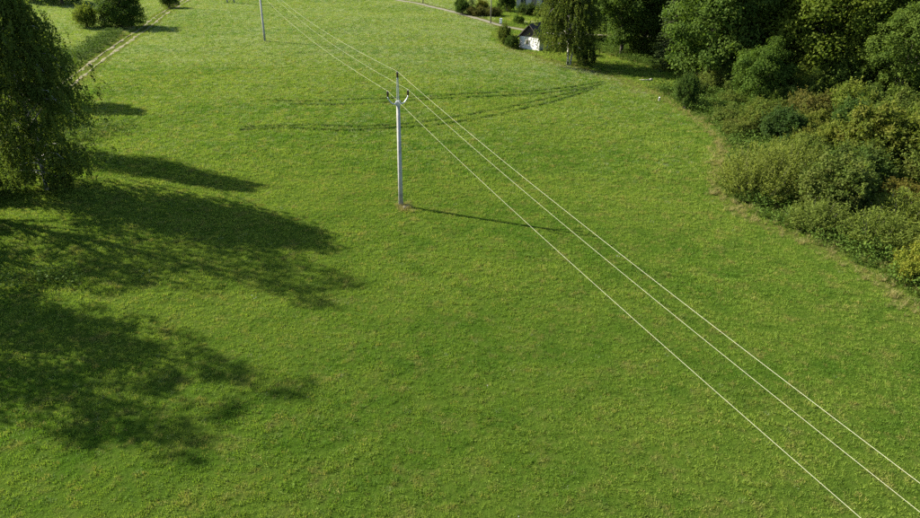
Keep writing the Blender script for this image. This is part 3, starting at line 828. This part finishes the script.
deep = [(17, 112, 'lime', 1.0), (26, 101, 'oak_b', .9), (33, 98, 'spruce', 1.05), (31, 108, 'oak_a', .9), (41, 92, 'oak_b', 1.1), (47, 95, 'oak_a', 1.0),
        (55, 84, 'oak_a', 1.0), (58, 76, 'oak_c', .95), (54, 94, 'slim', 1.0), (62, 90, 'oak_b', 1.1), (40, 103, 'oak_c', 1.0), (50, 106, 'oak_a', 1.05), (60, 102, 'lime', 1.2),
        (66, 80, 'oak_a', 1.0), (60, 66, 'oak_b', 1.0), (70, 96, 'oak_c', 1.0), (38, 112, 'lime', 1.1), (68, 70, 'slim', .9)]
for q, (x, y, kd, s) in enumerate(deep):
    v = rng.uniform(.72, 1.08)
    plant(kd, x, y, 'leafy tree deep in the wood behind the front row' if kd != 'spruce' else 'conifer deep in the wood behind the front row',
          'leafy_tree' if kd != 'spruce' else 'conifer', sc=s, rz=q * 1.7, col=(v * rng.uniform(.9, 1.15), v, v * .9), group='trees deep in the wood')

# bushes along the right edge of the field
BU = [
    ('shrub_c', 23.2, 70.6, .52, .92, (.55, .72, .62), 'small dark upright bush standing at the field corner by the lawn'),
    ('shrub_a', 25.6, 76.5, .62, .55, (.9, 1.0, .85), 'low green bush behind the small dark upright one'),
    ('shrub_b', 28.6, 79.0, .8, .9, (1.25, 1.2, 1.1), 'pale bush at the foot of the large front tree'),
    ('shrub_b', 26.2, 65.2, .95, .62, (.95, 1.0, .8), 'low spreading bush on the rough ground right of the corner'),
    ('shrub_a', 30.2, 67.0, 1.0, .62, (1.0, 1.05, .75), 'low green bush in front of the rounded dark tree'),
    ('shrub_b', 25.3, 60.8, .85, .55, (1.05, 1.0, .8), 'low olive bush between field edge and dark bush'),
    ('shrub_c', 28.2, 58.6, .80, .80, (.46, .64, .62), 'dark blue green bush with dense rounded crown'),
    ('shrub_a', 33.6, 65.4, 1.05, 1.0, (1.1, .86, .82), 'reddish brown bush in the middle of the thicket'),
    ('shrub_b', 31.4, 60.6, 1.0, 1.0, (1.05, .95, .7), 'olive brown bush right of the dark blue green one'),
    ('shrub_c', 34.6, 59.6, .72, .95, (.6, .82, .72), 'narrow blue green bush beside the large yellow brown one'),
    ('shrub_c', 37.0, 65.0, 1.0, 1.0, (1.25, 1.25, .8), 'light green bush below the grey green tree'),
    ('shrub_c', 33.2, 53.0, 1.25, 1.2, (1.2, 1.1, .75), 'large yellow brown bush behind the sallows'),
    ('shrub_a', 37.6, 56.2, 1.3, 1.35, (1.1, 1.12, .75), 'tall yellow green bush near the right edge'),
    ('willow', 21.2, 45.9, 1.0, 1.0, (1.0, 1.0, .92), 'big pale feathery sallow bush bulging into the field'),
    ('willow', 24.2, 47.8, .92, 1.0, (.92, .95, .85), 'second sallow bush joined behind the big pale one'),
    ('shrub_c', 24.9, 42.6, 1.0, .98, (.98, 1.0, .85), 'green bush right of the big pale sallow'),
    ('willow_b', 22.9, 40.0, .86, .78, (.82, .90, .85), 'low dull green sallow along the field edge'),
    ('willow_b', 25.2, 37.6, .95, .86, (.84, .92, .82), 'low sallow between the green bush and yellow bush'),
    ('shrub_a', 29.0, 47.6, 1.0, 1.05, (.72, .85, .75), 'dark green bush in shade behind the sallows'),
    ('shrub_b', 30.4, 43.4, .85, .75, (1.1, .78, .62), 'rusty red low bush near the right edge'),
    ('willow_b', 28.2, 40.0, .95, 1.0, (.95, 1.0, .85), 'green sallow below the rusty red bush'),
    ('shrub_b', 25.1, 33.1, .62, .74, (1.7, 1.5, .8), 'small bright yellow bush at the right edge of the picture'),
    ('shrub_a', 27.6, 35.2, .9, .8, (1.1, 1.05, .8), 'green bush behind the small bright yellow one'),
    ('shrub_c', 34.5, 46.0, 1.1, 1.1, (1.0, 1.0, .8), 'large bush at the right edge above the rusty one'),
    ('shrub_a', 32.5, 39.0, 1.1, 1.0, (.95, 1.0, .8), 'bush beyond the right edge beside the sallows'),
    ('shrub_c', 40.5, 50.0, 1.3, 1.3, (1.0, 1.05, .8), 'tall bush beyond the right edge before the conifer'),
    ('shrub_b', 29.6, 55.4, .9, .9, (1.25, 1.15, .75), 'olive bush just behind the pale sallows'),
    ('shrub_a', 41.5, 61.5, 1.3, 1.4, (.95, 1.0, .8), 'tall green bush at the foot of the dark conifer'),
    ('shrub_b', 34.5, 70.5, 1.0, .9, (.8, .95, .75), 'green bush under the broad yellow green tree'),
    ('shrub_a', 40.5, 69.5, 1.1, 1.0, (.75, .9, .75), 'dark bush in front of the shorter green tree'),
    ('shrub_b', 27.0, 31.0, .8, .7, (1.0, 1.0, .8), 'low bush beyond the right edge below the yellow bush'),
    ('shrub_a', 27.4, 62.4, .8, .7, (1.1, 1.1, .8), 'low yellow green bush behind the dark blue green one'),
    ('shrub_b', 31.0, 57.0, .85, 1.0, (1.15, 1.1, .75), 'olive bush between dark blue green and yellow brown bushes'),
    ('shrub_c', 27.2, 51.6, .75, .7, (.95, 1.0, .75), 'green bush peeping over the second sallow'),
    ('shrub_a', 30.6, 50.2, .9, .95, (1.05, 1.05, .75), 'bush in front of the large yellow brown one'),
    ('shrub_b', 27.0, 44.8, .9, 1.1, (.9, 1.0, .8), 'dense bush between green bush and rusty one'),
    ('shrub_c', 36.2, 51.0, .9, 1.0, (1.2, 1.15, .75), 'yellow green bush right of the large yellow brown one'),
    ('shrub_a', 36.8, 60.6, 1.0, 1.15, (.9, 1.0, .75), 'green bush behind the large yellow brown one'),
    ('shrub_b', 32.4, 71.0, .8, .8, (.95, 1.05, .75), 'bush at the right foot of the rounded dark tree'),
    ('shrub_a', 37.0, 73.2, 1.1, 1.3, (.9, 1.0, .7), 'tall bush under the middle of the broad bright tree'),
    ('shrub_c', 41.0, 74.5, 1.1, 1.3, (.85, 1.0, .75), 'tall dark bush below the right of the broad bright tree'),
    ('shrub_b', 31.0, 78.0, 1.0, 1.1, (.9, 1.0, .8), 'bush right of the pale one under the large front tree'),
    ('shrub_b', 28.4, 71.8, .7, .55, (1.0, 1.05, .8), 'low bush left of the rounded dark tree'),
]
for q, (kd, x, y, s, s2, col, lab) in enumerate(BU):
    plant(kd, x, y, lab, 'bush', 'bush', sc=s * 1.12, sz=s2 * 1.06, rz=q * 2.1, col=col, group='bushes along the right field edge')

# bushes round the cottage and along the far road
FB = [
    ('shrub_c', 6.2, 106.6, .5, .85, (1.0, 1.0, .8), 'upright olive bush left of the white cottage'),
    ('shrub_c', 7.2, 104.3, .5, .5, (.5, .65, .5), 'dark rounded bush touching the white cottage'),
    ('shrub_b', 9.9, 129.0, .55, .6, (.7, .9, .6), 'tiny bush at the pale gravel yard'),
    ('shrub_c', -.4, 140.5, .75, .75, (.6, .8, .65), 'dark bush at the left end of the far hedge'),
    ('shrub_a', 2.6, 139.0, .95, .62, (.95, .75, .8), 'low brownish hedge bush above the far road'),
    ('shrub_a', 5.6, 138.6, .95, .62, (.85, .72, .72), 'low brownish hedge bush beside the far utility pole'),
    ('shrub_b', 3.6, 142.0, .75, 1.1, (1.2, 1.0, .6), 'small yellowish bush behind the far hedge'),
    ('shrub_a', 12.5, 141.5, 1.1, .8, (.5, .62, .58), 'dark hedge bush below the grey house'),
    ('shrub_a', 16.4, 141.0, 1.1, .8, (.62, .72, .55), 'hedge bush right of the dark one below the house'),
    ('shrub_c', 8.8, 147.0, .95, 1.1, (.55, .7, .6), 'dark round bush left of the grey house'),
    ('shrub_c', 20.0, 139.0, 1.2, 1.1, (.9, 1.0, .7), 'green bush right of the grey house'),
]
for q, (kd, x, y, s, s2, col, lab) in enumerate(FB):
    plant(kd, x, y, lab, 'bush', 'bush', sc=s, sz=s2, rz=q * 1.3, col=col, group='bushes by the far road')
plant('spruce', 1.6, 141.2, 'slim dark conifer in the far hedge at the top edge', 'conifer', sc=.34, sz=.42, col=(.9, 1, .9))
for q, (x, y, kd) in enumerate([(27, 122, 'oak_a'), (34, 128, 'oak_c'), (24, 146, 'lime'), (45, 124, 'oak_b'), (56, 118, 'oak_c'), (68, 116, 'oak_a'), (40, 140, 'oak_a'), (55, 138, 'oak_b')]):
    plant(kd, x, y, 'leafy tree across the far road at the top edge', 'leafy_tree', rz=q * .9, col=(.85, .95, .8), group='trees across the far road')

# ------------------------------------------------------------------ power line
POLES = [Vector((24.7, -27.7, 0)), Vector((-4.06, 42.74, 0)), Vector((-29.95, 106.2, 0)), Vector((-50.2, 153.0, 0))]
HT, ARM, DROP = 9.0, 0.662, 1.16
ln = (POLES[1] - POLES[2]).normalized(); side = Vector((-ln.y, ln.x, 0))
if side.x < 0: side = -side
LINE_A = math.atan2(side.y, side.x)
pole_labels = ['concrete power pole out of the frame holding the near wire ends', 'nearest grey concrete power pole standing alone in the meadow',
               'second concrete power pole at the top edge in mid field', 'farthest power pole whose foot shows at the top edge']

def insulator(mb, x, z0, z1):
    n = 4; pts, rr = [(x, 0, z0), (x, 0, z0 + .03)], [.03, .045]
    for k in range(n):
        a = z0 + .03 + (z1 - z0 - .06) * k / n; b = z0 + .03 + (z1 - z0 - .06) * (k + .5) / n
        pts += [(x, 0, a + .005), (x, 0, b)]; rr += [.085, .05]
    pts += [(x, 0, z1 - .03), (x, 0, z1)]; rr += [.055, .03]
    mb.tube(pts, rr, 10)

def pole(loc, label, twin=False):
    e = empty('power_pole', (loc.x, loc.y, float(hz(loc.x, loc.y))), LINE_A)
    tag(e, label, 'power pole', 'power poles crossing the meadow')
    mb = MB(); mb.tube([(0, 0, -.4), (0, 0, 2.5), (0, 0, 7.1)], [.155, .142, .112], 14)
    if twin: mb.tube([(1.5, 0, -.4), (.7, 0, 4), (.12, 0, 6.9)], [.15, .13, .10], 12)
    mb.build('shaft', M['concrete'], e, True)
    mb = MB(); mb.tube([(0, 0, 6.86), (0, 0, 7.16)], .155, 12)
    mb.box((-.19, -.03, 6.93), (.19, .03, 7.09)); mb.box((-.03, -.19, 6.935), (.03, .19, 7.085))
    mb.build('collar', M['steel'], e)
    mb = MB()
    for s in (-1, 1): mb.tube([(s * .055, 0, 7.0), (s * .045, 0, 8.0), (s * .03, 0, 8.58)], [.035, .032, .028], 6)
    for z_ in (7.4, 7.75, 8.1, 8.4): mb.box((-.05, -.012, z_), (.05, .012, z_ + .03))
    mb.box((-.06, -.04, 8.55), (.06, .04, 8.60))
    mb.build('top_bracket', M['steel'], e)
    for s in (-1, 1):
        mb = MB(); mb.tube([(s * .10, 0, 7.0), (s * .30, 0, 6.98), (s * .44, 0, 7.06), (s * .58, 0, 7.24), (s * .655, 0, 7.38), (s * ARM, 0, 7.47)], [.045, .045, .043, .04, .036, .03], 8)
        mb.build('arm', M['steel'], e, True)
        mb = MB(); insulator(mb, s * ARM, 7.47, HT - DROP); mb.build('insulator', M['porcelain'], e, True)
    mb = MB(); insulator(mb, 0, 8.60, HT); mb.build('insulator', M['porcelain'], e, True)
    return e
for p, lab in zip(POLES, pole_labels): pole(p, lab, p is POLES[3])

SAG = [1.26, .95, .6]
def wire(off_x, z, name, label):
    pts = []
    for q in range(3):
        A = POLES[q] + side * off_x; B = POLES[q + 1] + side * off_x
        za, zb_ = z + float(hz(POLES[q].x, POLES[q].y)), z + float(hz(POLES[q + 1].x, POLES[q + 1].y))
        n = 48 if q == 0 else 28
        for k in range(n + (q == 2)):
            t = k / n; pt = A + (B - A) * t
            pts.append((pt.x, pt.y, za + (zb_ - za) * t - 4 * SAG[q] * t * (1 - t)))
    mb = MB(); mb.tube(pts, .0048, 6)
    tag(mb.build(name, M['wire'], smooth=True), label, 'wire', 'wires of the power line')
wire(0, HT + .005, 'power_wire', 'topmost pale power wire, rightmost of three at the bottom right')
wire(ARM, HT - DROP + .005, 'power_wire', 'pale power wire on the right arm, middle of the three')
wire(-ARM, HT - DROP + .005, 'power_wire', 'pale power wire on the left arm, leftmost of the three')
for q, (x, y) in enumerate([(-3.62, 42.55), (-3.8, 42.35)]):
    r = np.random.default_rng(q); mb = MB(); a = [.0, .10, .15, .12, .04]; zz = [-.03, .0, .07, .13, .17]
    mb.tube([(r.normal(0, .01), r.normal(0, .01), z_) for z_ in zz], a, 7)
    tag(mb.build('field_stone', M['stone'], loc=(x, y, float(hz(x, y)))), ['grey stone right of the nearest pole foot', 'grey stone in front of the nearest pole foot'][q], 'stone')

# ------------------------------------------------------------------ the white cottage
def window(parent, x, z, w, h, y, mats=('frame', 'glass')):
    f = MB()
    for (a, b, c, d) in ((x, x + w, z, z + .07), (x, x + w, z + h - .07, z + h), (x, x + .07, z + .07, z + h - .07), (x + w - .07, x + w, z + .07, z + h - .07),
                         (x + w / 2 - .025, x + w / 2 + .025, z + .07, z + h - .07)):
        f.box((a, y - .05, c), (b, y + .02, d))
    win = f.build('window', M[mats[0]], parent)
    g = MB(); g.box((x + .06, y - .012, z + .06), (x + w - .06, y + .012, z + h - .06)); g.build('pane', M[mats[1]], win)
    s = MB(); s.box((x - .06, y - .10, z - .06), (x + w + .06, y + .0, z - .005)); s.build('sill', M['white_paint'], win)

def house(name, loc, rz, w, d, eave, ridge, wallm, gable, roofm, label, wins, door=None, chimney=None):
    """gable towards -y; the origin is the middle of the front wall's foot"""
    e = empty(name, (loc[0], loc[1], float(hz(loc[0], loc[1]))), rz); tag(e, label, 'house')
    mb = MB(); t = .25
    mb.box((-w / 2, 0, -.3), (w / 2, t, eave)); mb.box((-w / 2, d - t, -.3), (w / 2, d, eave))
    mb.box((-w / 2, t, -.3), (-w / 2 + t, d - t, eave)); mb.box((w / 2 - t, t, -.3), (w / 2, d - t, eave))
    mb.build('wall', M[wallm], e)
    nb = max(6, int(w / .22)); bw = w / nb
    for yy, s in ((0.02, -1), (d - .06, 1)):                     # gable boards, one by one
        for k in range(nb):
            x0 = -w / 2 + k * bw; x1 = x0 + bw - .015
            ha = eave + (ridge - eave) * (1 - abs(x0) / (w / 2)); hb = eave + (ridge - eave) * (1 - abs(x1) / (w / 2))
            yo = yy + (.008 if k % 2 else 0)
            m2 = MB(); m2.prism([(x0, yo, eave + .002), (x1, yo, eave + .002), (x1, yo, max(eave + .02, hb)), (x0, yo, max(eave + .02, ha))], (0, .04, 0))
            m2.build('gable_board', M[gable], e)
    roof = empty('roof', (0, 0, 0)); roof.parent = e
    over = .28; sl = (ridge - eave) / (w / 2)
    for s in (-1, 1):
        mb = MB()
        a = (s * (w / 2 + over), -.3, eave - over * sl); b = (0, -.3, ridge)
        nrm = Vector((s * sl, 0, 1)).normalized() * .10
        poly = [a, b, (b[0] + 0, b[1], b[2] + .10 * math.hypot(1, sl)), (a[0] + nrm.x, a[1], a[2] + nrm.z)]
        mb.prism(poly if s > 0 else poly[::-1], (0, d + .6, 0)); mb.build('roof_slope', M[roofm], roof)
        mb = MB(); mb.prism([(a[0], -.335, a[2] - .04), (0, -.335, ridge - .04), (0, -.335, ridge + .12), (a[0], -.335, a[2] + .12)], (0, .03, 0)); mb.build('barge_board', M['tar_board'], roof)
    if chimney:
        mb = MB(); cx, cy = chimney; mb.box((cx - .2, cy - .2, eave), (cx + .2, cy + .2, ridge + .55)); mb.box((cx - .25, cy - .25, ridge + .55), (cx + .25, cy + .25, ridge + .63)); mb.build('chimney', M['red_brick'], roof)
    for (x, z, ww, hh) in wins: window(e, x, z, ww, hh, -.003)
    if door:
        mb = MB(); mb.box((door[0], -.05, 0), (door[0] + door[1], -.003, door[2])); dr = mb.build('door', M['wood'], e)
        mb = MB(); mb.box((door[0] + .08, -.09, .95), (door[0] + .2, -.052, .99)); mb.build('handle', M['steel'], dr)
    return e
house('cottage', (9.7, 103.6), RAD(-38), 3.5, 4.6, 1.75, 3.5, 'plaster', 'tar_board', 'roof_felt', 'small white cottage with black boarded gable half hidden by birch',
      [(-.62, .62, .6, .72)])
house('house', (14.6, 150.5), RAD(-8), 7.4, 9.0, 3.0, 6.2, 'grey_plaster', 'tar_board', 'roof_felt', 'grey house at the top edge behind the far hedge',
      [(-2.8, .9, 1.1, 1.3), (1.6, .9, 1.1, 1.3)], (-.55, 1.0, 2.05), (1.2, 5))

# ------------------------------------------------------------------ small things
def wood_pole(x, y, h, label):
    e = empty('utility_pole', (x, y, float(hz(x, y)))); tag(e, label, 'utility pole', 'thin poles by the far road')
    mb = MB(); mb.tube([(0, 0, -.3), (0, 0, h)], [.12, .08], 10); mb.build('shaft', M['stone'], e, True)
    mb = MB(); mb.box((-.5, -.05, h - .5), (.5, .05, h - .4)); mb.build('crossarm', M['wood'], e)
    for s in (-.4, 0, .4):
        mb = MB(); mb.tube([(s, 0, h - .4), (s, 0, h - .33), (s, 0, h - .24)], [.03, .05, .03], 8); mb.build('insulator', M['white_paint'], e)
wood_pole(4.9, 129.2, 7.5, 'thin pale utility pole beside the far gravel road')
wood_pole(-8.9, 157.5, 7.5, 'thin utility pole at the top edge by the far road')
e = empty('utility_cabinet', (6.7, 128.6, float(hz(6.7, 128.6)))); tag(e, 'white metal cabinet standing by the far road', 'cabinet')
mb = MB(); mb.box((-.21, -.16, .10), (.21, .16, .86)); mb.build('case', M['white_paint'], e)
mb = MB(); mb.box((-.25, -.20, -.2), (.25, .20, .10)); mb.build('plinth', M['concrete'], e)
mb = MB(); mb.box((-.24, -.19, .86), (.24, .19, .90)); mb.build('lid', M['white_paint'], e)
mb = MB(); mb.box((-.18, -.175, .14), (.18, -.162, .82)); mb.build('door', M['white_paint'], e)

e = empty('birch_log', (22.0, 83.0, float(hz(22, 83)))); tag(e, 'white felled log lying in the shade on the lawn', 'log'); e.rotation_euler = (0, 0, RAD(-8))
mb = MB(); mb.tube([(-.75, 0, .08), (.1, .02, .10), (.55, 0, .12)], [.04, .06, .08], 9); mb.build('bark', M['pale_wood'], e, True)
mb = MB(); mb.tube([(.5, 0, .16), (.62, 0, .17), (.86, .01, .17)], [.10, .13, .12], 10); mb.build('butt', M['pale_wood'], e, True)
for x, y, h, lab in ((21.2, 73.2, .42, 'short white marker post at the field corner'), (28.5, 74.6, .5, 'short pale post on the rough ground under the wood')):
    e = empty('marker_post', (x, y, float(hz(x, y)))); tag(e, lab, 'post')
    mb = MB(); mb.box((-.07, -.07, -.2), (.07, .07, h)); mb.build('post', M['pale_wood'], e)
    mb = MB(); mb.tube([(0, 0, h), (0, 0, h + .05)], [.095, .02], 4); mb.build('cap', M['white_paint'], e)
